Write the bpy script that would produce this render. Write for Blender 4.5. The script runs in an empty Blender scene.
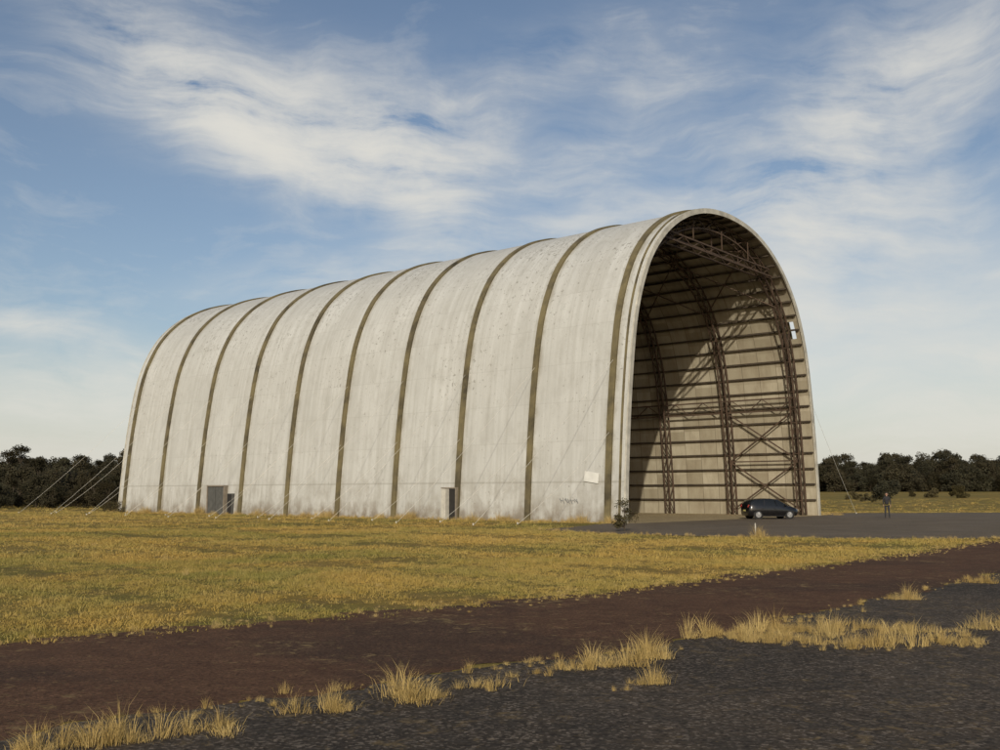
import bpy, bmesh, math, random
import numpy as np
from mathutils import Vector, Matrix
random.seed(7); rng=np.random.default_rng(7)
scene=bpy.context.scene
S=scene
# ------------------------------------------------------------------ helpers
def new_obj(name, verts, faces, mats=None, parent=None, smooth=False, midx=None, uvs=None):
    me=bpy.data.meshes.new(name); me.from_pydata([tuple(v) for v in verts],[],faces)
    for m in (mats or []): me.materials.append(m)
    if midx is not None: me.polygons.foreach_set('material_index', midx)
    if smooth: me.polygons.foreach_set('use_smooth',[True]*len(me.polygons))
    if uvs is not None:
        uv=me.uv_layers.new(name='UVMap')
        for li,l in enumerate(me.loops): uv.data[li].uv=uvs[l.vertex_index]
    me.update()
    o=bpy.data.objects.new(name,me)
    S.collection.objects.link(o)
    if parent: o.parent=parent
    return o
def empty(name,loc=(0,0,0),rz=0):
    o=bpy.data.objects.new(name,None); S.collection.objects.link(o); o.location=loc; o.rotation_euler=(0,0,rz); return o
class MB:
    def __init__(s): s.v=[];s.f=[];s.m=[]
    def beam(s,p,q,w,h=None,mi=0,up=None):
        p=Vector(p);q=Vector(q);h=h or w; d=(q-p)
        if d.length<1e-5: return
        d.normalize(); u=Vector(up) if up else Vector((0,0,1))
        if abs(d.dot(u))>.97: u=Vector((0,1,0))
        a=d.cross(u).normalized(); b=a.cross(d).normalized()
        n=len(s.v)
        for e in (p,q):
            for x,y in ((-1,-1),(1,-1),(1,1),(-1,1)): s.v.append(e+a*(x*w/2)+b*(y*h/2))
        for f in ((0,1,2,3),(7,6,5,4),(0,4,5,1),(1,5,6,2),(2,6,7,3),(3,7,4,0)): s.f.append([n+i for i in f]); s.m.append(mi)
    def box(s,c0,c1,mi=0):
        n=len(s.v); x0,y0,z0=c0;x1,y1,z1=c1
        s.v+= [(x0,y0,z0),(x1,y0,z0),(x1,y1,z0),(x0,y1,z0),(x0,y0,z1),(x1,y0,z1),(x1,y1,z1),(x0,y1,z1)]
        for f in ((3,2,1,0),(4,5,6,7),(0,1,5,4),(1,2,6,5),(2,3,7,6),(3,0,4,7)): s.f.append([n+i for i in f]); s.m.append(mi)
    def cone(s,p,q,r0,r1,k=7,mi=0,cap=False):
        p=Vector(p);q=Vector(q);d=(q-p).normalized();u=Vector((0,0,1)) if abs(d.z)<.9 else Vector((1,0,0))
        a=d.cross(u).normalized();b=a.cross(d); n=len(s.v)
        for e,r in ((p,r0),(q,r1)):
            for i in range(k):
                t=2*math.pi*i/k; s.v.append(e+a*math.cos(t)*r+b*math.sin(t)*r)
        for i in range(k): j=(i+1)%k; s.f.append([n+i,n+j,n+k+j,n+k+i]); s.m.append(mi)
        if cap: s.f.append([n+i for i in range(k)][::-1]);s.m.append(mi);s.f.append([n+k+i for i in range(k)]);s.m.append(mi)
    def obj(s,name,mats,parent=None,smooth=False): return new_obj(name,s.v,s.f,mats,parent,smooth,s.m)
# ---- materials
def mat(name):
    m=bpy.data.materials.new(name); m.use_nodes=True; nt=m.node_tree; b=nt.nodes['Principled BSDF']; return m,nt,b
def N(nt,t,**k):
    n=nt.nodes.new(t)
    for a,v in k.items(): setattr(n,a,v)
    return n
def link(nt,a,b): nt.links.new(a,b)
def sock(nt,dst,v):
    if isinstance(v,(int,float)): dst.default_value=v
    elif isinstance(v,(tuple,list)): dst.default_value=(tuple(v)+(1,))[:len(dst.default_value)]
    else: nt.links.new(v,dst)
def mth(nt,op,a,b=None,c=None,clamp=False):
    n=N(nt,'ShaderNodeMath',operation=op); n.use_clamp=clamp; sock(nt,n.inputs[0],a)
    if b is not None: sock(nt,n.inputs[1],b)
    if c is not None: sock(nt,n.inputs[2],c)
    return n.outputs[0]
def mixc(nt,f,a,b,bt='MIX'):
    n=N(nt,'ShaderNodeMix',data_type='RGBA',blend_type=bt); sock(nt,n.inputs[0],f); sock(nt,n.inputs[6],a); sock(nt,n.inputs[7],b); return n.outputs[2]
def mapr(nt,v,a,b,c=0,d=1,sm=False):
    n=N(nt,'ShaderNodeMapRange'); n.interpolation_type='SMOOTHSTEP' if sm else 'LINEAR'
    sock(nt,n.inputs[0],v)
    for i,x in enumerate((a,b,c,d)): n.inputs[i+1].default_value=x
    return n.outputs[0]
def noise(nt,vec,sc,det=4,rough=.55,dist=0):
    n=N(nt,'ShaderNodeTexNoise'); link(nt,vec,n.inputs['Vector']); n.inputs['Scale'].default_value=sc; n.inputs['Detail'].default_value=det
    n.inputs['Roughness'].default_value=rough; n.inputs['Distortion'].default_value=dist; return n.outputs[0]
def mapping(nt,vec,scale=(1,1,1),rot=(0,0,0),loc=(0,0,0)):
    n=N(nt,'ShaderNodeMapping'); link(nt,vec,n.inputs[0]); n.inputs['Scale'].default_value=scale; n.inputs['Rotation'].default_value=rot; n.inputs['Location'].default_value=loc; return n.outputs[0]
def bump(nt,b,h,st=.3,dist=.05):
    n=N(nt,'ShaderNodeBump'); n.inputs['Strength'].default_value=st; n.inputs['Distance'].default_value=dist; link(nt,h,n.inputs['Height']); link(nt,n.outputs[0],b.inputs['Normal'])
def pos(nt): return N(nt,'ShaderNodeNewGeometry').outputs['Position']
def simple(name,col,rough=.8,var=.25,sc=3,metal=0,spec=None,col2=None):
    m,nt,b=mat(name); tc=N(nt,'ShaderNodeTexCoord').outputs['Object']
    n=noise(nt,tc,sc,4); f=mapr(nt,n,.3,.7,1-var,1+var)
    mm=N(nt,'ShaderNodeVectorMath',operation='SCALE'); mm.inputs[0].default_value=col; link(nt,f,mm.inputs['Scale'])
    o=mm.outputs[0]
    if col2: o=mixc(nt,mapr(nt,noise(nt,tc,.45,4,.7),.4,.62),o,col2)
    link(nt,o,b.inputs['Base Color']); b.inputs['Roughness'].default_value=rough; b.inputs['Metallic'].default_value=metal
    if spec is not None: b.inputs['Specular IOR Level'].default_value=spec
    return m

def grass_color(nt,dark):
    p=pos(nt)
    n1=noise(nt,p,.15,4,.7,.6); n2=noise(nt,p,.8,3,.65); n3=noise(nt,mapping(nt,p,(1,1,0)),.04,2)
    c=mixc(nt,mapr(nt,n1,.40,.58),(.385*dark,.255*dark,.058*dark),(.20*dark,.185*dark,.040*dark))
    c=mixc(nt,mapr(nt,n2,.45,.7,0,.6),c,(.43*dark,.30*dark,.085*dark))
    c=mixc(nt,mapr(nt,n3,.42,.6,0,.35),c,(.47*dark,.335*dark,.10*dark))
    return c,p
def make_ground():
    m,nt,b=mat('ground_dry_grass'); c,p=grass_color(nt,.78)  # grass colour scaled darker, putting the blades' self-shadow into the ground
    h=noise(nt,p,9,4,.7); h2=noise(nt,p,1.3,3,.65)
    c=mixc(nt,mapr(nt,h,.35,.6,.5,0),c,(.12,.083,.033))
    c=mixc(nt,mapr(nt,h2,.48,.7,0,.6),c,(.15,.10,.045))
    link(nt,c,b.inputs['Base Color']); b.inputs['Roughness'].default_value=.95; b.inputs['Specular IOR Level'].default_value=.1
    bump(nt,b,h,.7,.12); return m
def make_blade(name,dark,tall=False):
    m,nt,b=mat(name); c,p=grass_color(nt,dark)
    r=N(nt,'ShaderNodeObjectInfo').outputs['Random']
    c=mixc(nt,mth(nt,'MULTIPLY',r,.4),c,(.42,.32,.13)) if not tall else mixc(nt,r,(.50,.375,.155),(.35,.245,.085))
    link(nt,c,b.inputs['Base Color']); b.inputs['Roughness'].default_value=.7; b.inputs['Specular IOR Level'].default_value=.2
    return m
def asphalt(name,base,light,brown=None,agg=60,straw=.0,crack=.35,spk=.8,spm=3.4,patch=None):
    m,nt,b=mat(name); p=pos(nt)
    big=noise(nt,p,.35,4,.6,.3); mid=noise(nt,p,2.2,4,.65)
    v=N(nt,'ShaderNodeTexVoronoi'); link(nt,p,v.inputs['Vector']); v.inputs['Scale'].default_value=agg
    sp=noise(nt,p,agg*.35,4,.75)
    c=mixc(nt,mapr(nt,big,.35,.65),base,light)
    if brown: c=mixc(nt,mapr(nt,mid,.4,.62,0,.8),c,brown)
    if patch: c=mixc(nt,mapr(nt,noise(nt,mapping(nt,p,(1,1,1),loc=(7,3,0)),.22,5,.65,.6),.50,.60,0,.7),c,patch)
    vc=N(nt,'ShaderNodeSeparateColor'); link(nt,v.outputs['Color'],vc.inputs[0])
    st=mth(nt,'MULTIPLY',mapr(nt,vc.outputs[0],.65,1,0,spk),mapr(nt,mid,.35,.6,.35,1))
    c=mixc(nt,st,c,tuple(min(1,x*spm) for x in light))
    c=mixc(nt,mapr(nt,sp,.36,.52,.7,0),c,tuple(x*.35 for x in base))
    if straw: 
        s2=noise(nt,p,5,5,.75,.5); s3=noise(nt,p,.5,3,.6); c=mixc(nt,mapr(nt,mth(nt,'ADD',s2,mth(nt,'MULTIPLY',mth(nt,'SUBTRACT',s3,.5),.5)),.57,.70,0,straw),c,(.25,.175,.08))
    vv=N(nt,'ShaderNodeTexVoronoi',feature='DISTANCE_TO_EDGE'); dn=N(nt,'ShaderNodeVectorMath',operation='ADD'); link(nt,p,dn.inputs[0])
    nn=N(nt,'ShaderNodeTexNoise'); link(nt,p,nn.inputs['Vector']); nn.inputs['Scale'].default_value=1.5; nn.inputs['Detail'].default_value=4; link(nt,nn.outputs['Color'],dn.inputs[1])
    link(nt,dn.outputs[0],vv.inputs['Vector']); vv.inputs['Scale'].default_value=.3
    c=mixc(nt,mth(nt,'MULTIPLY',mapr(nt,vv.outputs['Distance'],.002,.009,crack,0),mapr(nt,mid,.4,.55)),c,tuple(x*.3 for x in base))
    link(nt,c,b.inputs['Base Color']); b.inputs['Roughness'].default_value=.92; b.inputs['Specular IOR Level'].default_value=.1
    bump(nt,b,sp,.6,.015); return m
M_ground=make_ground()
M_blade=make_blade('grass_blade',1.0); M_tall=make_blade('tall_dry_grass_blade',1.1,True)
M_road=asphalt('old_brown_bitumen',(.078,.040,.024),(.105,.056,.032),(.128,.070,.039),55,.75,.35,.5,2.6,(.056,.036,.025))
M_asph=asphalt('grey_asphalt',(.050,.041,.032),(.072,.059,.046),(.085,.064,.044),42,.5,.25,.8,3.6,(.038,.032,.026))
M_apron=asphalt('apron_concrete',(.13,.105,.076),(.175,.142,.105),None,40,.6,.3,.4,2)
M_floor=asphalt('hangar_floor_concrete',(.26,.20,.12),(.34,.26,.15),None,30,.3)

# ------------------------------------------------------------------ terrain
def rise(r): 
    t=min(1,max(0,(r-130)/220)); return 2.4*t*t*(3-2*t)
def hgt(x,y): return rise(math.hypot(x,y))
rad=[0]+[4*1.13**i for i in range(60)]
vs=[(0,0,0)];fs=[];K=96
for r in rad[1:]:
    for k in range(K):
        a=2*math.pi*k/K; vs.append((r*math.cos(a),r*math.sin(a),rise(r)))
for k in range(K): fs.append((0,1+k,1+(k+1)%K))
for i in range(len(rad)-2):
    for k in range(K):
        a=1+i*K; fs.append((a+k,a+K+k,a+K+(k+1)%K,a+(k+1)%K))
new_obj('ground',vs,fs,[M_ground],smooth=True)
def jag(pts,step,amp,seed,wob=0):
    r=random.Random(seed); out=[]
    for i in range(len(pts)):
        p=Vector(pts[i]);q=Vector(pts[(i+1)%len(pts)]);L=(q-p).length;n=min(400,max(1,int(L/step)))
        nr=Vector((-(q-p).y,(q-p).x))/L
        for k in range(n):
            c=p+(q-p)*(k/n); s=c.x+c.y*.7
            out.append(c+nr*(r.uniform(-amp,amp)+wob*(math.sin(s*1.7)+.7*math.sin(s*3.9+2)+.5*math.sin(s*.7))))
    return out
def sheet(name,pts,z,m,step=.25,amp=.08,seed=1,wob=0):
    pp=jag(pts,step,amp,seed,wob); return new_obj(name,[(p.x,p.y,z) for p in pp],[list(range(len(pp)))],[m])
up_edge=[(-20,.5),(-5.6,11.5),(-2.7,13.7),(1,16.5),(4.9,20.9),(10.9,27.7),(16,34),(19.5,39)]
low_edge=[(10.25,20.9),(5.5,15.5),(2.3,11.65),(.6,10.3),(-1.65,8.5),(-3.45,7.1),(-18,-4)]
road_poly=up_edge+[(45,68),(48,60)]+low_edge
sheet('taxiway',road_poly,.004,M_road,.12,.10,3,.14)
asph_poly=[(60,72)]+low_edge+[(-18,-20),(60,-20)]
sheet('asphalt_road',asph_poly,.008,M_asph,.1,.06,4,.08)
apron_poly=[(1.9,47),(4.5,42),(10,38.5),(15,36.8),(19,38),(45,66),(75,74),(80,112),(44,90),(28,87),(25.3,79.2),(24.2,78.6),(6.6,57.5),(5.6,55.6)]
sheet('apron',apron_poly,.012,M_apron,.4,.18,5)

# ------------------------------------------------------------------ hangar
C0=(15.87,67.57,0); RZ=math.radians(50)
hang=empty('airship_hangar',C0,RZ)
half=[(13.8,0),(13.62,3),(13.25,7.0),(12.65,11),(11.95,13.5),(10.8,15.8),(9.35,17.5),(7.6,18.85),(5.5,19.9),(3,20.6),(0,20.85)]
ctrl=[(-x,z) for x,z in half]+[(x,z) for x,z in half[-2::-1]]
def catmull(P,n):
    out=[]
    for i in range(len(P)-1):
        p0=P[max(0,i-1)];p1=P[i];p2=P[i+1];p3=P[min(len(P)-1,i+2)]
        for k in range(n):
            t=k/n
            out.append(tuple(.5*((2*b)+(-a+c)*t+(2*a-5*b+4*c-d)*t*t+(-a+3*b-3*c+d)*t**3) for a,b,c,d in zip(p0,p1,p2,p3)))
    out.append(P[-1]); return out
dense=np.array(catmull(ctrl,30)); seg=np.r_[0,np.cumsum(np.linalg.norm(np.diff(dense,axis=0),axis=1))]; ARC=seg[-1]
def prof(s,off=0):
    x=np.interp(s,seg,dense[:,0]);z=np.interp(s,seg,dense[:,1])
    e=.3;a=max(0,s-e);b=min(ARC,s+e)
    tx=np.interp(b,seg,dense[:,0])-np.interp(a,seg,dense[:,0]);tz=np.interp(b,seg,dense[:,1])-np.interp(a,seg,dense[:,1])
    l=math.hypot(tx,tz); nx,nz=-tz/l,tx/l
    return float(x+nx*off),float(z+nz*off) if s>0 and s<ARC else 0.0
NS=120; LEN=54.6; RIBS=[1.09+5.84*k for k in range(10)]
def outer_mat():
    m,nt,b=mat('weathered_white_cladding'); uv=N(nt,'ShaderNodeUVMap').outputs[0]
    sx=N(nt,'ShaderNodeSeparateXYZ'); link(nt,uv,sx.inputs[0]); u,v=sx.outputs[0],sx.outputs[1]
    big=noise(nt,uv,.16,4,.6); streak=noise(nt,mapping(nt,uv,(3.0,.09,1)),1,5,.65); med=noise(nt,mapping(nt,uv,(1,.6,1)),1.1,5,.65)
    fine=noise(nt,uv,8,3,.7); sp=noise(nt,mapping(nt,uv,(1,.7,1)),4.2,3,.8,.3)
    c=mixc(nt,mapr(nt,big,.3,.7),(.485,.49,.465),(.575,.58,.555))
    c=mixc(nt,mapr(nt,streak,.40,.70,0,.55),c,(.35,.345,.31))
    c=mixc(nt,mapr(nt,med,.48,.75,0,.38),c,(.32,.31,.275))
    fl=N(nt,'ShaderNodeVectorMath',operation='FLOOR'); link(nt,mapping(nt,uv,(1/1.168,1/2.4,1),loc=(-.5,0,0)),fl.inputs[0])
    wn=N(nt,'ShaderNodeTexWhiteNoise',noise_dimensions='2D'); link(nt,fl.outputs[0],wn.inputs['Vector'])
    c=mixc(nt,mapr(nt,wn.outputs['Value'],0,1,0,.16),c,(.32,.31,.28))
    fr=mth(nt,'FRACT',mth(nt,'DIVIDE',v,2.4)); c=mixc(nt,mapr(nt,mth(nt,'ABSOLUTE',mth(nt,'SUBTRACT',fr,.5)),.485,.5,0,.18),c,(.2,.19,.16))
    fr2=mth(nt,'FRACT',mth(nt,'DIVIDE',mth(nt,'SUBTRACT',u,1.09),1.168)); c=mixc(nt,mapr(nt,mth(nt,'ABSOLUTE',mth(nt,'SUBTRACT',fr2,.5)),.482,.5,0,.15),c,(.24,.22,.18))
    dens=mapr(nt,v,6,22,.65,.57)
    spk=mth(nt,'SUBTRACT',mth(nt,'ADD',sp,mth(nt,'MULTIPLY',mth(nt,'SUBTRACT',big,.5),.3)),dens)
    c=mixc(nt,mapr(nt,spk,0,.05,0,.6),c,(.14,.13,.10))
    c=mixc(nt,mapr(nt,fine,.61,.73,0,.38),c,(.18,.17,.14))
    fr3=mth(nt,'FRACT',mth(nt,'DIVIDE',mth(nt,'SUBTRACT',u,1.09),5.84)); dd=mth(nt,'ABSOLUTE',mth(nt,'SUBTRACT',fr3,.5))
    c=mixc(nt,mth(nt,'MULTIPLY',mapr(nt,dd,.405,.475,0,.7),mapr(nt,med,.35,.6)),c,(.21,.19,.135))
    c=mixc(nt,mth(nt,'MULTIPLY',mapr(nt,v,0,3.5,.55,0),mapr(nt,med,.42,.62)),c,(.24,.21,.165))
    c=mixc(nt,mth(nt,'MULTIPLY',mapr(nt,v,0,1.2,.85,0),mapr(nt,med,.3,.58)),c,(.18,.145,.10))
    c=mixc(nt,mapr(nt,mth(nt,'ABSOLUTE',mth(nt,'SUBTRACT',v,2.35)),.03,.06,.35,0),c,(.22,.21,.17))
    link(nt,c,b.inputs['Base Color']); b.inputs['Roughness'].default_value=.75; b.inputs['Specular IOR Level'].default_value=.25
    bump(nt,b,med,.4,.09); return m
def inner_mat():
    m,nt,b=mat('cream_lining_sheets'); uv=N(nt,'ShaderNodeUVMap').outputs[0]
    fl=N(nt,'ShaderNodeVectorMath',operation='FLOOR'); link(nt,mapping(nt,uv,(1/1.46,1/1.2,1),loc=(-.747,0,0)),fl.inputs[0])
    wn=N(nt,'ShaderNodeTexWhiteNoise',noise_dimensions='2D'); link(nt,fl.outputs[0],wn.inputs['Vector'])
    c=mixc(nt,wn.outputs['Value'],(.43,.39,.295),(.30,.265,.19))
    n=noise(nt,mapping(nt,uv,(1.5,.4,1)),1,5,.7); c=mixc(nt,mapr(nt,n,.43,.75,0,.65),c,(.19,.15,.095))
    sx=N(nt,'ShaderNodeSeparateXYZ'); link(nt,uv,sx.inputs[0])
    fr=mth(nt,'FRACT',mth(nt,'DIVIDE',mth(nt,'SUBTRACT',sx.outputs[0],1.09),1.46)); c=mixc(nt,mapr(nt,mth(nt,'ABSOLUTE',mth(nt,'SUBTRACT',fr,.5)),.47,.5,0,.7),c,(.08,.055,.035))
    link(nt,c,b.inputs['Base Color']); b.inputs['Roughness'].default_value=.85; return m
M_out=outer_mat(); M_in=inner_mat()
M_rib=simple('weathered_rib_cover',(.088,.073,.040),.85,.5,1.0,col2=(.17,.14,.068))
M_steel=simple('rusty_brown_steel',(.070,.044,.028),.8,.4,2)
M_purlin=simple('dark_purlin_timber',(.050,.037,.024),.85,.35,2)
M_rim=simple('rim_trim_paint',(.45,.43,.365),.7,.3,1.2)
ysd=[0,.45,1.25]+[1.25+ (LEN-1.25)*k/50 for k in range(1,51)]
sl=[ARC*i/NS for i in range(NS+1)]
def skin(name,off,m,flip):
    vs=[];uvs=[];fs=[]
    for y in ysd:
        for s in sl:
            x,z=prof(s,off); vs.append((x,y,z)); uvs.append((y, s if flip else min(s,ARC-s)+(0 if s<ARC/2 else .001)))
    for j in range(len(ysd)-1):
        for i in range(NS):
            zc=prof((sl[i]+sl[i+1])/2)[1]
            if j==1 and sl[i]>ARC/2 and 13.7<zc<14.8: continue
            a=j*(NS+1)+i; f=[a,a+NS+1,a+NS+2,a+1]
            fs.append(f[::-1] if flip else f)
    return new_obj(name,vs,fs,[m],hang,True,uvs=uvs)
skin('roof_and_wall_cladding',0,M_out,False)
skin('interior_lining',-.16,M_in,True)
mb=MB()
for y0,y1 in ((-.10,-.004),(LEN+.004,LEN+.10)):
    for i in range(NS):
        a=prof(sl[i],.05);b=prof(sl[i+1],.05);c=prof(sl[i+1],-.28);d=prof(sl[i],-.28)
        n=len(mb.v)
        for yy in (y0,y1):
            for q in (a,b,c,d): mb.v.append((q[0],yy,q[1]))
        for f in ((0,1,2,3),(7,6,5,4),(0,4,5,1),(2,6,7,3)): mb.f.append([n+k for k in f]);mb.m.append(0)
mb.obj('end_rim',[M_rim],hang)
mb=MB()
for yr in RIBS+[.30]:
    w=.20 if yr>1 else .06; pr=.13 if yr>1 else .07
    for i in range(NS):
        a=prof(sl[i],-.02);b=prof(sl[i+1],-.02);c=prof(sl[i+1],pr);d=prof(sl[i],pr); n=len(mb.v)
        for yy in (yr-w,yr+w):
            for q in (a,b,c,d): mb.v.append((q[0],yy,q[1]))
        for f in ((0,1,2,3),(7,6,5,4),(2,6,7,3)): mb.f.append([n+k for k in f]);mb.m.append(0)
mb.obj('exterior_ribs',[M_rib],hang)
mb=MB(); NP=int(ARC/1.2)
for k in range(1,NP):
    s=ARC*k/NP; x,z=prof(s,-.29)
    mb.beam((x,.1,z),(x,LEN-.1,z),.15,.13)
mb.obj('purlins',[M_purlin],hang)
mb=MB(); NT=NP
for yr in RIBS:
    for dy in (-.22,.22):
        y=yr+dy
        O=[prof(ARC*k/NT,-.42) for k in range(NT+1)]; I=[prof(ARC*k/NT,-1.10) for k in range(NT+1)]
        for k in range(NT):
            mb.beam((O[k][0],y,O[k][1]),(O[k+1][0],y,O[k+1][1]),.09,.10)
            mb.beam((I[k][0],y,I[k][1]),(I[k+1][0],y,I[k+1][1]),.09,.10)
            p,q=(O[k],I[k+1]) if k%2 else (I[k],O[k+1])
            mb.beam((p[0],y,p[1]),(q[0],y,q[1]),.055)
    for k in range(NT+1): 
        mb.beam((I[k][0],yr-.22,I[k][1]),(I[k][0],yr+.22,I[k][1]),.05)
mb.obj('arch_trusses',[M_steel],hang)
mb=MB()
def S_at(side,z):
    ss=np.linspace(0,ARC/2,600); zz=[prof(s)[1] for s in ss]; s=float(np.interp(z,zz,ss)); return s if side<0 else ARC-s
for side in (-1,1):
    s1=S_at(side,8.3);s2=S_at(side,9.25)
    a=prof(s1,-.8);b=prof(s2,-.8)
    for q in (a,b): mb.beam((q[0],RIBS[0],q[1]),(q[0],RIBS[-1],q[1]),.11)
    n=40;
    for k in range(n):
        y0=RIBS[0]+(RIBS[-1]-RIBS[0])*k/n;y1=RIBS[0]+(RIBS[-1]-RIBS[0])*(k+1)/n
        p,q=(a,b) if k%2 else (b,a); mb.beam((p[0],y0,p[1]),(q[0],y1,q[1]),.06)
    for bay in (0,4,8):
        for z0,z1 in ((.4,4.3),(4.3,8.3)):
            p=prof(S_at(side,z0),-.7);q=prof(S_at(side,z1),-.7)
            mb.beam((p[0],RIBS[bay],p[1]),(q[0],RIBS[bay+1],q[1]),.10);mb.beam((p[0],RIBS[bay+1],p[1]),(q[0],RIBS[bay],q[1]),.10)
            mb.beam((q[0],RIBS[bay],q[1]),(q[0],RIBS[bay+1],q[1]),.10)
for yr in (RIBS[0]-.5,RIBS[0]+.3):
    xw=8.1
    for z in (17.9,18.4): mb.beam((-xw+(z-17.7)*.9,yr,z),(xw-(z-17.7)*.9,yr,z),.10)
    n=14
    for k in range(n):
        x0=-7.4+14.8*k/n;x1=-7.4+14.8*(k+1)/n; a,b=(17.9,18.4) if k%2 else (18.4,17.9); mb.beam((x0,yr,a),(x1,yr,b),.05)
    for x in (-4,0,4): mb.beam((x,yr,18.4),(x,yr,19.8),.06)
for bay in range(0,3):
    for sa,sb in ((.30,.42),(.42,.58),(.58,.70)):
        p=prof(ARC*sa,-1.1);q=prof(ARC*sb,-1.1)
        mb.beam((p[0],RIBS[bay],p[1]),(q[0],RIBS[bay+1],q[1]),.07);mb.beam((p[0],RIBS[bay+1],p[1]),(q[0],RIBS[bay],q[1]),.07)
mb.obj('bracing_trusses',[M_steel],hang)
vs=[(prof(s,-.2)[0],LEN-.3,prof(s,-.2)[1]) for s in sl]; new_obj('rear_wall',vs,[list(range(len(vs)))],[M_in],hang)
new_obj('floor_slab',[(-13.6,-.6,.017),(13.6,-.6,.017),(13.6,LEN,.017),(-13.6,LEN,.017)],[(0,1,2,3)],[M_floor],hang)
M_dk=simple('dark_door_opening',(.02,.018,.016),.9,.2); M_gd=simple('grey_steel_door',(.085,.085,.078),.6,.25); M_wt=simple('white_painted_door',(.5,.48,.42),.6,.15); M_fr=simple('door_frame',(.2,.17,.13),.7,.2)
mb=MB()
mb.box((-13.99,38.1,0),(-13.55,40.3,2.25),0); mb.box((-14.05,37.98,0),(-13.6,38.1,2.35),3);mb.box((-14.05,40.3,0),(-13.6,40.42,2.35),3);mb.box((-14.05,38.1,2.25),(-13.6,40.3,2.35),3)
mb.box((-14.02,39.25,.05),(-13.993,40.25,2.2),1);mb.box((-14.02,38.15,.05),(-13.993,39.2,2.2),1)
mb.box((-13.98,37.0,0),(-13.6,37.65,1.7),1); mb.box((-14.0,37.06,.05),(-13.983,37.6,1.65),0)
mb.box((-13.98,12.75,0),(-13.6,13.3,2.0),0); mb.box((-14.3,13.32,0),(-13.6,13.42,1.99),2);mb.box((-13.99,13.425,0),(-13.6,14.0,1.99),2);mb.box((-14.02,12.65,0),(-13.6,12.745,2.08),3);mb.box((-14.02,12.75,2.003),(-13.6,14.0,2.08),3)
mb.obj('side_doors',[M_dk,M_gd,M_wt,M_fr],hang)
mb=MB(); mb.beam((-13.72,1.75,2.55),(-13.72,2.75,2.7),.05,.6,0); mb.obj('wall_sign',[simple('sign_white',(.66,.66,.62),.5,.08)],hang)
mb=MB()
r=random.Random(3)
for k in range(7):
    y0=3.2+k*.2; mb.beam((-13.775,y0,1.15+r.uniform(-.08,.08)),(-13.775,y0+r.uniform(.02,.15),1.38+r.uniform(-.08,.08)),.02,.03)
for k in range(4): mb.beam((-13.775,3.2+k*.36,1.15+r.uniform(0,.2)),(-13.775,3.45+k*.36,1.2+r.uniform(0,.2)),.02,.03)
mb.obj('faded_graffiti',[simple('graffiti_paint',(.23,.235,.23),.6,.2)],hang)
mb=MB()
for side in (-1,1):
    for i,yr in enumerate(RIBS):
        for z,o,dy in ((9.5,8.0,3.2),(5.2,5.0,2.6)):
            if side>0 and z<6: continue
            zz=z if side<0 else 12.5
            x=prof(S_at(side,zz),.13)[0]
            a=Vector((x,yr,zz)); b=Vector((side*(13.8+o),yr+dy*(1 if side<0 else -.3),0)); 
            n=6
            for k in range(n):
                t0=k/n;t1=(k+1)/n; sg=lambda t:-.25*4*t*(1-t)
                p=a.lerp(b,t0);q=a.lerp(b,t1); p.z+=sg(t0);q.z+=sg(t1); mb.beam(p,q,.014)
            mb.cone((b.x,b.y,0),(b.x,b.y,.12),.03,.03,6)
mb.obj('guy_wires',[simple('galvanised_wire',(.6,.58,.52),.5,.1,metal=.1)],hang)

# ------------------------------------------------------------------ vegetation templates
def unlinked(name,objs):
    c=bpy.data.collections.new(name)
    for o in objs:
        S.collection.objects.unlink(o); c.objects.link(o)
    return c
def clump(name,n,rad,h,m,seed,w=.006,lean=.5):
    r=random.Random(seed); vs=[];fs=[]
    for _ in range(n):
        a=r.uniform(0,6.283);d=rad*abs(r.gauss(0,.5)); x,y=d*math.cos(a),d*math.sin(a)
        hh=h*r.uniform(.3,1.1)*(1-.4*min(1,d/rad)); la=a+r.gauss(0,.8); l=hh*r.uniform(.1,lean)*(1+d/rad*.5); wa=r.uniform(0,3.14); ww=w*r.uniform(.6,1.3)
        dx,dy=math.cos(wa)*ww,math.sin(wa)*ww; lx,ly=math.cos(la)*l,math.sin(la)*l; k=len(vs)
        vs+=[(x-dx,y-dy,-.01),(x+dx,y+dy,-.01),(x+lx*.35+dx*.7,y+ly*.35+dy*.7,hh*.6),(x+lx*.35-dx*.7,y+ly*.35-dy*.7,hh*.6),(x+lx,y+ly,hh*.95)]
        fs+=[(k,k+1,k+2,k+3),(k+3,k+2,k+4)]
    return new_obj(name,vs,fs,[m])
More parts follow.
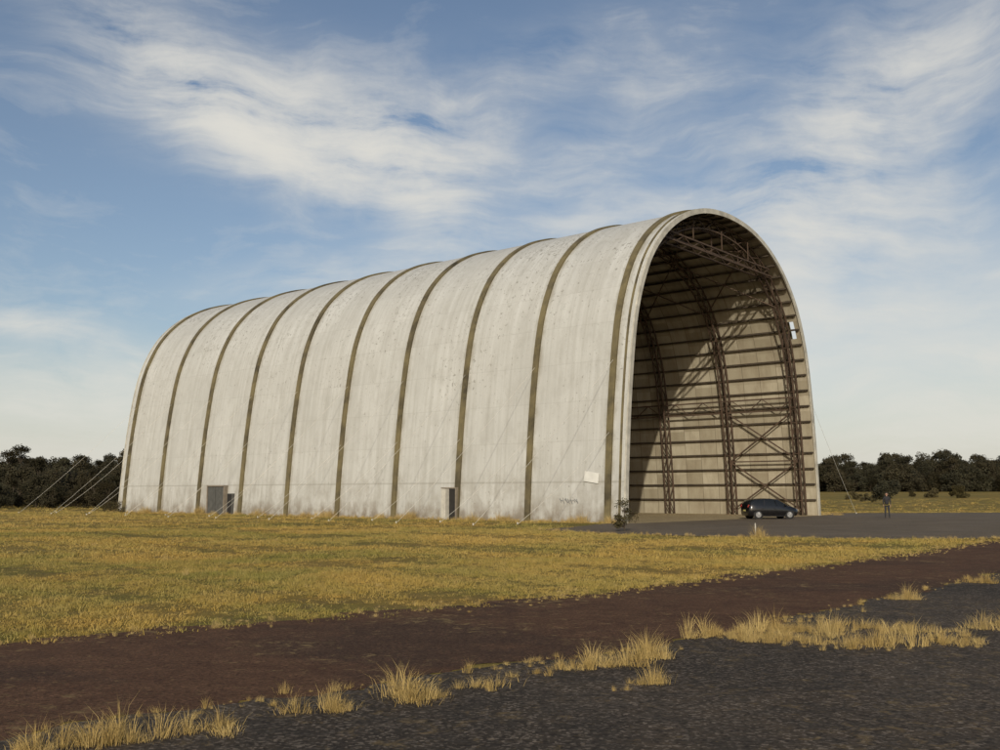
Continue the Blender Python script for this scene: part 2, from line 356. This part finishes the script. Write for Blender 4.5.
def scatter(name,pts,sc,coll,tilt=.12,scz=None):
    me=bpy.data.meshes.new(name); me.from_pydata([tuple(p) for p in pts],[],[])
    sc=np.array(sc,dtype=np.float32); scz=sc if scz is None else np.array(scz,dtype=np.float32)
    at=me.attributes.new('sc','FLOAT_VECTOR','POINT'); at.data.foreach_set('vector',np.stack([sc,sc,scz],1).ravel())
    o=bpy.data.objects.new(name,me); S.collection.objects.link(o)
    ng=bpy.data.node_groups.new(name+'_gn','GeometryNodeTree')
    ng.interface.new_socket('Geometry',in_out='INPUT',socket_type='NodeSocketGeometry'); ng.interface.new_socket('Geometry',in_out='OUTPUT',socket_type='NodeSocketGeometry')
    gi=ng.nodes.new('NodeGroupInput');go=ng.nodes.new('NodeGroupOutput'); ip=ng.nodes.new('GeometryNodeInstanceOnPoints'); ci=ng.nodes.new('GeometryNodeCollectionInfo')
    ci.inputs['Collection'].default_value=coll; ci.inputs['Separate Children'].default_value=True; ci.inputs['Reset Children'].default_value=True
    rv=ng.nodes.new('FunctionNodeRandomValue'); rv.data_type='FLOAT_VECTOR'; rv.inputs[0].default_value=(-tilt,-tilt,0); rv.inputs[1].default_value=(tilt,tilt,6.283)
    na=ng.nodes.new('GeometryNodeInputNamedAttribute'); na.data_type='FLOAT_VECTOR'; na.inputs['Name'].default_value='sc'
    L=ng.links; L.new(gi.outputs[0],ip.inputs['Points']); L.new(ci.outputs[0],ip.inputs['Instance']); ip.inputs['Pick Instance'].default_value=True
    L.new(rv.outputs[0],ip.inputs['Rotation']); L.new(na.outputs[0],ip.inputs['Scale']); L.new(ip.outputs[0],go.inputs[0])
    md=o.modifiers.new('scatter','NODES'); md.node_group=ng; return o
def inpoly(px,py,poly):
    ins=np.zeros(len(px),bool); n=len(poly); j=n-1
    for i in range(n):
        xi,yi=poly[i];xj,yj=poly[j]
        c=((yi>py)!=(yj>py))&(px<(xj-xi)*(py-yi)/(yj-yi+1e-12)+xi); ins^=c; j=i
    return ins
W=(.6428,.7660);Ld=(-.7660,.6428)
def hl(x,y): return (C0[0]+x*W[0]+y*Ld[0], C0[1]+x*W[1]+y*Ld[1])
hang_poly=[hl(-13.9,-.3),hl(13.9,-.3),hl(13.9,LEN),hl(-13.9,LEN)]
def field_pts(n,y0,y1):
    y=np.sqrt(rng.uniform(y0*y0,y1*y1,n)); x=y*rng.uniform(-.62,.62,n)
    j=.28
    jx=x+rng.normal(0,j,n);jy=y+rng.normal(0,j,n)
    pt=np.sin(x*.9+np.sin(y*.6)*2)+np.sin(y*.75+1.3*np.sin(x*.45))+.8*np.sin(x*2.3+y*1.9)+rng.normal(0,.9,n)
    ok=~(inpoly(jx,jy,road_poly)|inpoly(jx,jy,asph_poly)|inpoly(jx,jy,apron_poly)|inpoly(x,y,hang_poly))&(pt>-.9); return x[ok],y[ok],pt[ok]
gc=unlinked('grass_clumps',[clump('dry_grass_clump_a',24,.22,.075,M_blade,1,.0045,1.2),clump('dry_grass_clump_b',22,.24,.055,M_blade,2,.0045,1.5),clump('dry_grass_clump_c',18,.18,.10,M_blade,3,.004,1.0),clump('dry_grass_clump_d',24,.26,.05,M_blade,4,.005,1.6)])
P=[];SC=[];SZ=[]
for n,a,b,s,z in ((28000,9,26,1.0,.9),(22000,26,50,1.8,1.1),(12000,50,95,3.0,1.5),(4000,95,190,5,2.2)):
    x,y,pt=field_pts(n,a,b); P+= [(i,j,hgt(i,j)) for i,j in zip(x,y)]; f=np.clip(.85+.27*pt,.4,1.7); SC+=list(s*rng.uniform(.6,1.25,len(x))); SZ+=list(z*f*rng.uniform(.5,1.2,len(x)))
scatter('dry_grass',P,SC,gc,.12,SZ)
tc_=unlinked('tall_grass_clumps',[clump('tall_grass_clump_a',90,.16,.28,M_tall,11,.0024,.8),clump('tall_grass_clump_b',70,.12,.34,M_tall,12,.0024,.7),clump('tall_grass_clump_c',100,.22,.20,M_tall,13,.0026,1.2),clump('tall_grass_clump_d',60,.2,.14,M_tall,14,.0026,1.5)])
P=[];SC=[]
def add(x,y,s,spread=.1,n=1):
    for _ in range(n): 
        P.append((x+random.gauss(0,spread),y+random.gauss(0,spread*.7),.01)); SC.append(s*random.uniform(.4,1.15))
for x,y,s,n in ((-2.6,6.87,.9,11),(-2.95,6.7,.75,7),(-2.04,7.28,.8,7),(-1.3,7.87,.8,7),(-.65,8.3,.95,8),(-.5,8.35,.7,4),(-.21,8.74,.8,5),(.6,9.7,.75,6),(.96,9.95,.9,8),(1.45,10.4,1.05,11),(1.2,9.0,.8,5),(.35,9.4,.5,4),(6.4,16,1.0,6),(9.1,19,1.0,6),(6.2,12.6,.95,9),(1.0,8.6,.3,2)):
    add(x,y,s,.13,n)
patch=[(2.0,11.5),(3,12.5),(4.2,12.9),(5.5,12.1),(5.1,10.9),(3.5,11.0)]
px=rng.uniform(1.8,5.8,1100);py=rng.uniform(10.7,13.1,1100);ok=inpoly(px+rng.normal(0,.14,1100),py+rng.normal(0,.14,1100),patch)
for x,y in zip(px[ok],py[ok]): 
    pv=math.sin(x*2.7+y)+math.sin(y*4.1-x*1.3)
    if random.random()<.45+.3*pv: add(x,y,random.choice((.3,.5,.7,.95)),.05)
for i in range(len(low_edge)-1):
    p=low_edge[i];q=low_edge[i+1]; L=math.dist(p,q)
    for k in range(int(L*18)):
        t=random.random(); X=p[0]+(q[0]-p[0])*t
        if math.sin(X*2.2)+math.sin(X*5.1+1)>random.uniform(-1.8,.8): add(X,p[1]+(q[1]-p[1])*t-.08,random.choice((.1,.16,.22,.4)),.18)
for i in range(len(up_edge)-1):
    p=up_edge[i];q=up_edge[i+1]; L=math.dist(p,q)
    for k in range(int(L*15)):
        t=random.random(); add(p[0]+(q[0]-p[0])*t,p[1]+(q[1]-p[1])*t-.12,random.choice((.15,.25,.35)),.42)
for i in range(4):
    p=apron_poly[i];q=apron_poly[i+1];L=math.dist(p,q)
    for k in range(int(L*8)): t=random.random(); add(p[0]+(q[0]-p[0])*t,p[1]+(q[1]-p[1])*t-.1,random.choice((.3,.5,.7)),.3)
x,y,pt=field_pts(2600,10,80)
for a,b,c in zip(x,y,pt):
    if c>.9: add(a,b,random.choice((.3,.45,.7)),.1)
add(9.95,39.1,1.5,.1,7)
for k in range(520):
    y=random.uniform(-.2,LEN); x=-13.95-abs(random.gauss(0,.4)); X,Y=hl(x,y); c=math.sin(y*.8)+math.sin(y*2.3+1)
    add(X,Y,1.0+.9*max(0,c),.05)
for k in range(160):
    X,Y=hl(random.uniform(14.2,17),random.uniform(-1,20)); add(X,Y,1.5,.1)
scatter('tall_dry_grass',P,SC,tc_)

def leaf_mat(name,c1,c2):
    m,nt,b=mat(name); p=pos(nt); n=noise(nt,p,.6,3,.7); r=N(nt,'ShaderNodeObjectInfo').outputs['Random']
    at=N(nt,'ShaderNodeAttribute',attribute_name='tone')
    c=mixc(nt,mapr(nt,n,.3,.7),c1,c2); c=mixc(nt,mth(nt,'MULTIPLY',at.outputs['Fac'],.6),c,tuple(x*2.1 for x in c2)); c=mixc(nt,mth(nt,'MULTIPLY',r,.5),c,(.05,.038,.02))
    link(nt,c,b.inputs['Base Color']); b.inputs['Roughness'].default_value=.7; b.inputs['Specular IOR Level'].default_value=.12; return m
M_leaf=leaf_mat('eucalypt_foliage',(.020,.020,.012),(.033,.031,.018)); M_bark=simple('bark',(.06,.045,.03),.9,.3)
M_shrub=leaf_mat('shrub_foliage',(.045,.040,.018),(.065,.055,.025))
def tree(name,h,cr,seed,trunk=.35,clumps=18,per=120,ls=.32,m=None):
    r=random.Random(seed); mb=MB(); m=m or M_leaf
    top=Vector((r.uniform(-.6,.6)*h*.08,r.uniform(-.6,.6)*h*.08,h*.75)); mid=Vector((top.x*.2,top.y*.3,h*trunk))
    mb.cone((0,0,-.2),mid,.035*h*.6,.024*h*.6,8); mb.cone(mid,top,.024*h*.6,.006*h,7)
    cs=[]
    for k in range(clumps):
        a=r.uniform(0,6.283); z=h*r.uniform(trunk+.08,.93); f=(z/h-trunk)/(1-trunk); R=cr*math.sqrt(max(.05,1-(f*1.6-.55)**2))*r.uniform(.35,1)
        c=Vector((math.cos(a)*R,math.sin(a)*R,z)); cs.append((c,cr*r.uniform(.28,.5)))
        st=mid.lerp(top,max(0,min(1,f*.8-.05))); mb.cone(st,c,.009*h*.6,.003*h*.6,5)
    tone=[0]*len(mb.f)
    for c,R in cs:
        t=r.random()
        for _ in range(per):
            d=Vector((r.gauss(0,1),r.gauss(0,1),r.gauss(0,.7))); d=d.normalized()*R*(r.random()**.4); p=c+d
            u=Vector((r.gauss(0,1),r.gauss(0,1),r.gauss(0,1))).normalized(); v=u.orthogonal().normalized(); s=ls*r.uniform(.5,1.2); n=len(mb.v)
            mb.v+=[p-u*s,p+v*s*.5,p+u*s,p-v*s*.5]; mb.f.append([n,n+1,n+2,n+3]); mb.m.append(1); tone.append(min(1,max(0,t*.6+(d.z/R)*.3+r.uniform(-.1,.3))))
    o=mb.obj(name,[M_bark,m]); at=o.data.attributes.new('tone','FLOAT','FACE'); at.data.foreach_set('value',np.array(tone,dtype=np.float32)); return o
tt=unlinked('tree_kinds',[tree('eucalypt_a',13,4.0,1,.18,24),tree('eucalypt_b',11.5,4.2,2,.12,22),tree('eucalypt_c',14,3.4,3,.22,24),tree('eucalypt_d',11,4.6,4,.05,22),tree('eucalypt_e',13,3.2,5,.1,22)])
ut=unlinked('understorey_kinds',[tree('understorey_a',6,4.2,6,.02,18,110,.35),tree('understorey_b',7,4.0,7,.02,18,110,.35)])
P=[];SC=[]
for row,(d,sc) in enumerate(((338,.80),(350,.92),(364,.97),(380,1.0),(396,1.03))):
    a=-50.0
    while a<60:
        ar=math.radians(a); dd=d+random.uniform(-7,7); x,y=dd*math.sin(ar),dd*math.cos(ar); big=1+.07*math.sin(a*.9)+.07*math.sin(a*2.7+1)
        P.append((x,y,hgt(x,y)-.5)); SC.append(sc*.93*big*random.uniform(.82,1.12)); a+=math.degrees(3.6/d)*random.uniform(.6,1.3)
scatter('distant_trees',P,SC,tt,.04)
P=[];SC=[]
for d in (330,345,372,402):
    a=-50.0
    while a<60:
        ar=math.radians(a); dd=d+random.uniform(-5,5); x,y=dd*math.sin(ar),dd*math.cos(ar)
        P.append((x,y,hgt(x,y)-.5)); SC.append(random.uniform(.6,1.25)); a+=math.degrees(4.6/d)*random.uniform(.6,1.3)
scatter('distant_understorey',P,SC,ut,.04)
bt=unlinked('low_tree_kinds',[tree('wattle_a',6,2.6,21,.06,20,130,.2),tree('wattle_b',5.2,2.8,22,.04,20,130,.2),tree('wattle_c',7.2,2.0,23,.08,20,130,.2)])
P=[];SC=[]
for d,sc in ((128,.55),(136,.72),(146,.9),(158,.97),(172,1.08)):
    a=-42.0
    while a<-17.0:
        ar=math.radians(a); dd=d+random.uniform(-4,4); P.append((dd*math.sin(ar),dd*math.cos(ar),-.2)); SC.append(sc*.95*random.uniform(.7,1.12)); a+=math.degrees(2.4/d)*random.uniform(.6,1.4)
scatter('low_tree_belt',P,SC,bt,.05)
def place(o,x,y,s=1,rz=0): o.location=(x,y,hgt(x,y)); o.scale=(s,s,s); o.rotation_euler=(0,0,rz)
o=tree('small_tree',3.4,1.9,31,.22,16,200,.18); place(o,57.3,149)
for i,(px_,d,s) in enumerate(((.362,170,.7),(.372,165,.55),(.43,205,1.0),(.455,200,1.15),(.41,215,.7),(.35,190,.8))):
    o=tree('bush',2.0,1.4,40+i,.05,10,110,.18,M_shrub); place(o,px_*d,d,s,i)
o=tree('twiggy_shrub',1.45,.5,61,.04,24,60,.05,M_shrub); place(o,5.55,45.0)
o=tree('twiggy_shrub',.9,.5,62,.05,16,40,.06,M_shrub); place(o,*hl(-14.6,54.9))
o=tree('twiggy_shrub',1.0,.6,63,.05,14,40,.06,M_shrub); place(o,*hl(-14.8,53.2))
mb=MB(); mb.cone((0,0,0),(0,0,.5),.025,.023,10,0,True); mb.cone((0,0,.502),(0,0,.53),.025,.015,10,0,True)
o=mb.obj('marker_post',[simple('white_post_paint',(.5,.47,.40),.6,.1)]); o.location=(9.9,39.2,0)

# ------------------------------------------------------------------ car
car=empty('parked_car',(18.0,67.4,.014),math.radians(8)); car.scale=(.93,.93,.93)
M_paint,nt_,b_=mat('black_car_paint'); b_.inputs['Base Color'].default_value=(.008,.008,.009,1); b_.inputs['Roughness'].default_value=.22; b_.inputs['Coat Weight'].default_value=.4
M_glass,nt_,b_=mat('tinted_glass'); b_.inputs['Base Color'].default_value=(.012,.014,.016,1); b_.inputs['Roughness'].default_value=.05
M_tyre=simple('tyre_rubber',(.02,.02,.02),.9,.2); M_alloy=simple('alloy_wheel',(.45,.45,.45),.35,.1,metal=.8); M_lamp=simple('headlamp',(.6,.6,.6),.15,.05); M_tail=simple('tail_lamp',(.25,.01,.01),.2,.1); M_plate=simple('number_plate',(.6,.55,.2),.5,.05)
ST=[(-1.88,.40,.78,.80,.66,.66,.60),(-1.82,.24,.92,1.02,.74,.76,.62),(-1.60,.20,.97,1.34,.79,.81,.60),(-1.30,.19,.96,1.40,.81,.83,.60),(-.70,.18,.94,1.44,.82,.84,.60),(-.05,.18,.92,1.43,.82,.84,.60),(.40,.18,.90,1.36,.82,.84,.60),(.80,.18,.89,1.12,.82,.84,.66),(1.08,.19,.89,.915,.82,.83,.74),(1.45,.20,.82,.85,.80,.80,.62),(1.72,.22,.70,.73,.75,.74,.55),(1.86,.34,.56,.58,.62,.60,.45)]
rings=[]
for x,zl,zb,zt,wl,wb,wt in ST:
    zm=(zl+zb)/2
    R=[(0,zl),(wl*.85,zl),(wl,zl+.08),(wb+.02,zm),(wb,zb),(wt+(wb-wt)*.45,zb+(zt-zb)*.5),(wt+.03,zt-.04*(zt-zb)*2),(wt*.8,zt),(0,zt+.02)]
    rings.append([(x,-a,b) for a,b in R[::-1]][:-1]+[(x,a,b) for a,b in R])
vs=[];fs=[];mi=[]
n=len(rings[0])
for r_ in rings: vs+=r_
for i in range(len(rings)-1):
    for k in range(n-1):
        a=i*n+k; fs.append((a,a+1,a+n+1,a+n)); 
        kk=k if k<8 else 15-k
        g=(kk in (2,3)) and 2<=i<=6
        if kk in (0,1) and (i==6 or i==7): g=True
        if kk in (0,1,2) and i==1: g=True
        mi.append(1 if g else 0)
fs.append(tuple(range(n))[::-1]); mi.append(0); fs.append(tuple((len(rings)-1)*n+k for k in range(n))); mi.append(0)
body=new_obj('body',vs,fs,[M_paint,M_glass],car,False,mi)
bm=bmesh.new(); bm.from_mesh(body.data); bmesh.ops.remove_doubles(bm,verts=bm.verts,dist=.0005); bmesh.ops.recalc_face_normals(bm,faces=bm.faces); bm.to_mesh(body.data); bm.free()
body.data.polygons.foreach_set('use_smooth',[True]*len(body.data.polygons)); 
mb=MB()
for sx in (-1,1):
    for x0,z0,x1,z1 in ((-.72,.93,-.66,1.36),(.22,.92,.14,1.34)): mb.beam((x0,sx*.845,z0),(x1,sx*.665,z1),.05,.04)
    mb.beam((.80,sx*.90,.98),(.92,sx*.90,.98),.16,.11)
    mb.beam((-.95,sx*.862,.72),(-.78,sx*.862,.72),.03,.03);mb.beam((-.05,sx*.862,.72),(.12,sx*.862,.72),.03,.03)
    mb.beam((-1.2,sx*.82,.22),(1.2,sx*.82,.22),.05,.08)
mb.obj('pillars_mirrors_handles',[M_paint],car)
for nm,x in (('rear_wheels',-1.18),('front_wheels',1.15)):
    mb=MB()
    for sx in (-1,1):
        yo=sx*.86; yi=sx*.66
        mb.cone((x,yi,.30),(x,yo-.03*sx,.30),.30,.30,24,0,True); mb.cone((x,yo-.03*sx,.30),(x,yo,.30),.30,.26,24,0,True)
        mb.cone((x,yo+.002*sx,.30),(x,yo+.012*sx,.30),.20,.19,20,1,True)
        for k in range(5):
            t=k*1.2566; mb.beam((x,yo+.02*sx,.30),(x+math.cos(t)*.18,yo+.02*sx,.30+math.sin(t)*.18),.05,.02,1)
        mb.cone((x,yo-.07*sx,.32),(x,yo-.035*sx,.32),.355,.355,24,2,True)
    mb.obj(nm,[M_tyre,M_alloy,M_dk],car)
mb=MB()
for sx in (-1,1): mb.beam((1.66,sx*.62,.66),(1.80,sx*.50,.62),.16,.13,0); mb.beam((-1.86,sx*.64,.82),(-1.78,sx*.66,1.0),.12,.12,1)
mb.box((1.865,-.2,.36),(1.885,.2,.46),2); mb.box((-1.90,-.2,.55),(-1.885,.2,.66),2)
mb.obj('lamps_and_plates',[M_lamp,M_tail,M_plate],car)

# ------------------------------------------------------------------ person
per=empty('standing_person',(26.7,69.6,.014),math.radians(165))
def skinned(name,pts,edges,radii,m,root=0,parent=per,sub=2):
    me=bpy.data.meshes.new(name); me.from_pydata(pts,edges,[]); me.materials.append(m); o=bpy.data.objects.new(name,me); S.collection.objects.link(o); o.parent=parent
    md=o.modifiers.new('skin','SKIN'); md.use_smooth_shade=True
    for i,r in enumerate(radii):
        me.skin_vertices[0].data[i].radius=(r,r) if isinstance(r,(int,float)) else r
        me.skin_vertices[0].data[i].use_root=(i==root)
    s=o.modifiers.new('sub','SUBSURF'); s.levels=sub; s.render_levels=sub; return o
M_cloth=simple('dark_jacket',(.022,.022,.025),.9,.2,6); M_jean=simple('dark_jeans',(.025,.027,.035),.9,.2,6); M_skin=simple('skin_tone',(.40,.24,.17),.6,.05); M_hair=simple('brown_hair',(.03,.02,.014),.7,.2,20); M_shoe=simple('shoe_leather',(.03,.025,.02),.6,.1)
skinned('jacket',[(0,0,.90),(0,0,1.08),(0,0,1.28),(0,0,1.42),(0,.01,1.50),(.17,0,1.40),(.23,.0,1.14),(.22,.12,.93),(-.17,0,1.40),(-.24,0,1.14),(-.22,.10,.92)],[(0,1),(1,2),(2,3),(3,4),(3,5),(5,6),(6,7),(3,8),(8,9),(9,10)],[(.17,.12),(.155,.115),(.175,.125),(.13,.10),(.06,.06),.07,.05,.038,.07,.05,.038],M_cloth)
skinned('trousers',[(0,0,.93),(.095,0,.82),(.11,.02,.48),(.12,-.01,.09),(-.095,0,.82),(-.12,.03,.48),(-.14,.02,.09)],[(0,1),(1,2),(2,3),(0,4),(4,5),(5,6)],[(.155,.115),.09,.062,.05,.09,.062,.05],M_jean)
for i,(x,y) in enumerate(((.12,-.01),(-.14,.02))):
    skinned('shoe_%d'%(i+1),[(x,y-.05,.055),(x,y+.06,.05),(x,y+.18,.035)],[(0,1),(1,2)],[.05,.05,.035],M_shoe)
skinned('head',[(0,.01,1.47),(0,.01,1.54),(0,.02,1.62),(0,.01,1.70),(0,.115,1.62),(0,.10,1.555)],[(0,1),(1,2),(2,3),(2,4),(1,5)],[.052,.055,(.078,.09),.075,.016,.025],M_skin)
skinned('hair',[(0,-.02,1.62),(0,-.01,1.71),(0,.05,1.735)],[(0,1),(1,2)],[(.078,.085),.082,.055],M_hair)
mb=MB()
for sx in (-1,1):
    mb.cone((sx*.033,.098,1.645),(sx*.033,.106,1.645),.012,.008,8,0,True); mb.cone((sx*.085,.01,1.60),(sx*.09,.01,1.66),.014,.012,8,1,True)
mb.beam((-.025,.105,1.582),(.025,.105,1.582),.006,.01,2); mb.obj('face_features',[M_hair,M_skin,M_tail],per)
for i,(sx,y,z) in enumerate(((1,.12,.93),(-1,.10,.92))):
    x=sx*.22; pts=[(x,y,z),(x,y+.03,z-.06),(x,y+.04,z-.10)];ed=[(0,1),(1,2)];rd=[.026,(.022,.036),(.02,.036)]
    for k in range(4):
        b=len(pts); oy=(k-1.5)*.018; l=(.06,.075,.07,.055)[k]; pts+=[(x,y+.045+oy,z-.115),(x-sx*.008,y+.05+oy,z-.115-l*.55),(x-sx*.022,y+.052+oy,z-.115-l)]; ed+=[(2,b),(b,b+1),(b+1,b+2)]; rd+=[.009,.008,.007]
    b=len(pts); pts+=[(x-sx*.01,y+.07,z-.07),(x-sx*.02,y+.085,z-.105)];ed+=[(1,b),(b,b+1)];rd+=[.011,.009]
    skinned('hand_%d'%(i+1),pts,ed,rd,M_skin,sub=1)

# ------------------------------------------------------------------ light and sky
EL=math.radians(22.5); az=(-.13,-.9915)
D=Vector((az[0]*math.cos(EL),az[1]*math.cos(EL),math.sin(EL)))
sd=bpy.data.lights.new('sun','SUN'); sd.energy=2.95; sd.angle=math.radians(.5); sd.color=(1,.91,.75)
so=bpy.data.objects.new('sun',sd); S.collection.objects.link(so); so.rotation_euler=D.to_track_quat('Z','Y').to_euler(); so.location=(0,-20,40)
w=bpy.data.worlds.new('World'); S.world=w; w.use_nodes=True; nt=w.node_tree; bg=nt.nodes['Background']
sky=N(nt,'ShaderNodeTexSky',sky_type='NISHITA'); sky.sun_disc=False; sky.sun_elevation=EL; sky.sun_rotation=math.atan2(az[0],az[1])%(2*math.pi); sky.dust_density=1.6; sky.air_density=1.0
g=N(nt,'ShaderNodeTexCoord').outputs['Generated']; sx=N(nt,'ShaderNodeSeparateXYZ'); link(nt,g,sx.inputs[0])
AZ=mth(nt,'ARCTAN2',sx.outputs[0],sx.outputs[1]); ELV=mth(nt,'ARCSINE',sx.outputs[2])
cv=N(nt,'ShaderNodeCombineXYZ'); link(nt,AZ,cv.inputs[0]); link(nt,ELV,cv.inputs[1]); cvo=cv.outputs[0]
def blob(px,py,rx,ry,ang,wt):
    a=math.atan((px-500)/1000); e=math.atan((494-py)/1000*math.cos(a)); c,s=math.cos(math.radians(ang)),math.sin(math.radians(ang))
    dx=mth(nt,'SUBTRACT',AZ,a); dy=mth(nt,'SUBTRACT',ELV,e)
    u=mth(nt,'ADD',mth(nt,'MULTIPLY',dx,c/(rx/1000)),mth(nt,'MULTIPLY',dy,s/(rx/1000))); v=mth(nt,'ADD',mth(nt,'MULTIPLY',dx,-s/(ry/1000)),mth(nt,'MULTIPLY',dy,c/(ry/1000)))
    q=mth(nt,'ADD',mth(nt,'MULTIPLY',u,u),mth(nt,'MULTIPLY',v,v)); return mth(nt,'MULTIPLY',mth(nt,'EXPONENT',mth(nt,'MULTIPLY',q,-1.0)),wt)
def total(bl):
    t=None
    for b in bl:
        x=blob(*b); t=x if t is None else mth(nt,'ADD',t,x)
    return t
Wp=total([(345,125,150,52,-8,1.0),(175,65,130,42,-28,.75),(415,180,75,40,-50,.7),(240,125,130,32,-15,.5),(855,150,100,75,60,.65),(785,215,80,42,-20,.6),(950,60,100,65,30,.45),(560,50,130,35,15,.28),(330,272,110,20,10,.5),(600,215,110,20,10,.4),(25,325,60,12,0,.9),(110,375,110,26,5,.6),(650,110,110,36,30,.28)])
Hz=total([(930,370,220,105,0,.8),(60,400,160,32,0,.5),(40,450,260,28,0,.6),(830,295,130,50,0,.4)])
wr=N(nt,'ShaderNodeTexNoise'); link(nt,cvo,wr.inputs['Vector']); wr.inputs['Scale'].default_value=4.5; wr.inputs['Detail'].default_value=3
wv=N(nt,'ShaderNodeVectorMath',operation='MULTIPLY_ADD'); link(nt,wr.outputs['Color'],wv.inputs[0]); wv.inputs[1].default_value=(.11,.11,0); link(nt,cvo,wv.inputs[2]); wvo=wv.outputs[0]
f1=noise(nt,mapping(nt,wvo,(5,20,1),(0,0,math.radians(24))),1,8,.62,.2)
f2=noise(nt,mapping(nt,wvo,(8,34,1),(0,0,math.radians(-38)),(3,1,0)),1,6,.62,.15)
f3=noise(nt,wvo,7,7,.62)
ff=mth(nt,'ADD',mth(nt,'MULTIPLY',f1,.45),mth(nt,'ADD',mth(nt,'MULTIPLY',f2,.25),mth(nt,'MULTIPLY',f3,.30)))
fw=mapr(nt,ff,.39,.62,.0,1.3)
den=mth(nt,'MULTIPLY',Wp,fw); den=mth(nt,'ADD',den,mth(nt,'MULTIPLY',Hz,mapr(nt,ff,.37,.63,.4,1.15)))
den=mth(nt,'ADD',den,mth(nt,'MULTIPLY',mapr(nt,ff,.51,.66,0,.28),mapr(nt,ELV,0,.5,1,.5)))
den=mth(nt,'ADD',den,mapr(nt,ELV,0,.11,.45,0,True))
den=mth(nt,'MAXIMUM',den,0)
den=mth(nt,'SUBTRACT',1.0,mth(nt,'EXPONENT',mth(nt,'MULTIPLY',den,-1.7)))
tint=mixc(nt,1.0,sky.outputs[0],(1.0,.97,.97),'MULTIPLY')
col=mixc(nt,den,tint,(7.4,7.2,6.6)); link(nt,col,bg.inputs[0]); bg.inputs[1].default_value=.1

# ------------------------------------------------------------------ camera
cd=bpy.data.cameras.new('camera'); cd.lens=36; cd.sensor_width=36; cd.clip_end=12000; cd.clip_start=.1
co=bpy.data.objects.new('camera',cd); S.collection.objects.link(co); co.location=(0,0,1.65); co.rotation_euler=(math.radians(90+6.79),0,0); S.camera=co
S.view_settings.view_transform='Standard'; S.view_settings.look='None'; S.view_settings.exposure=0
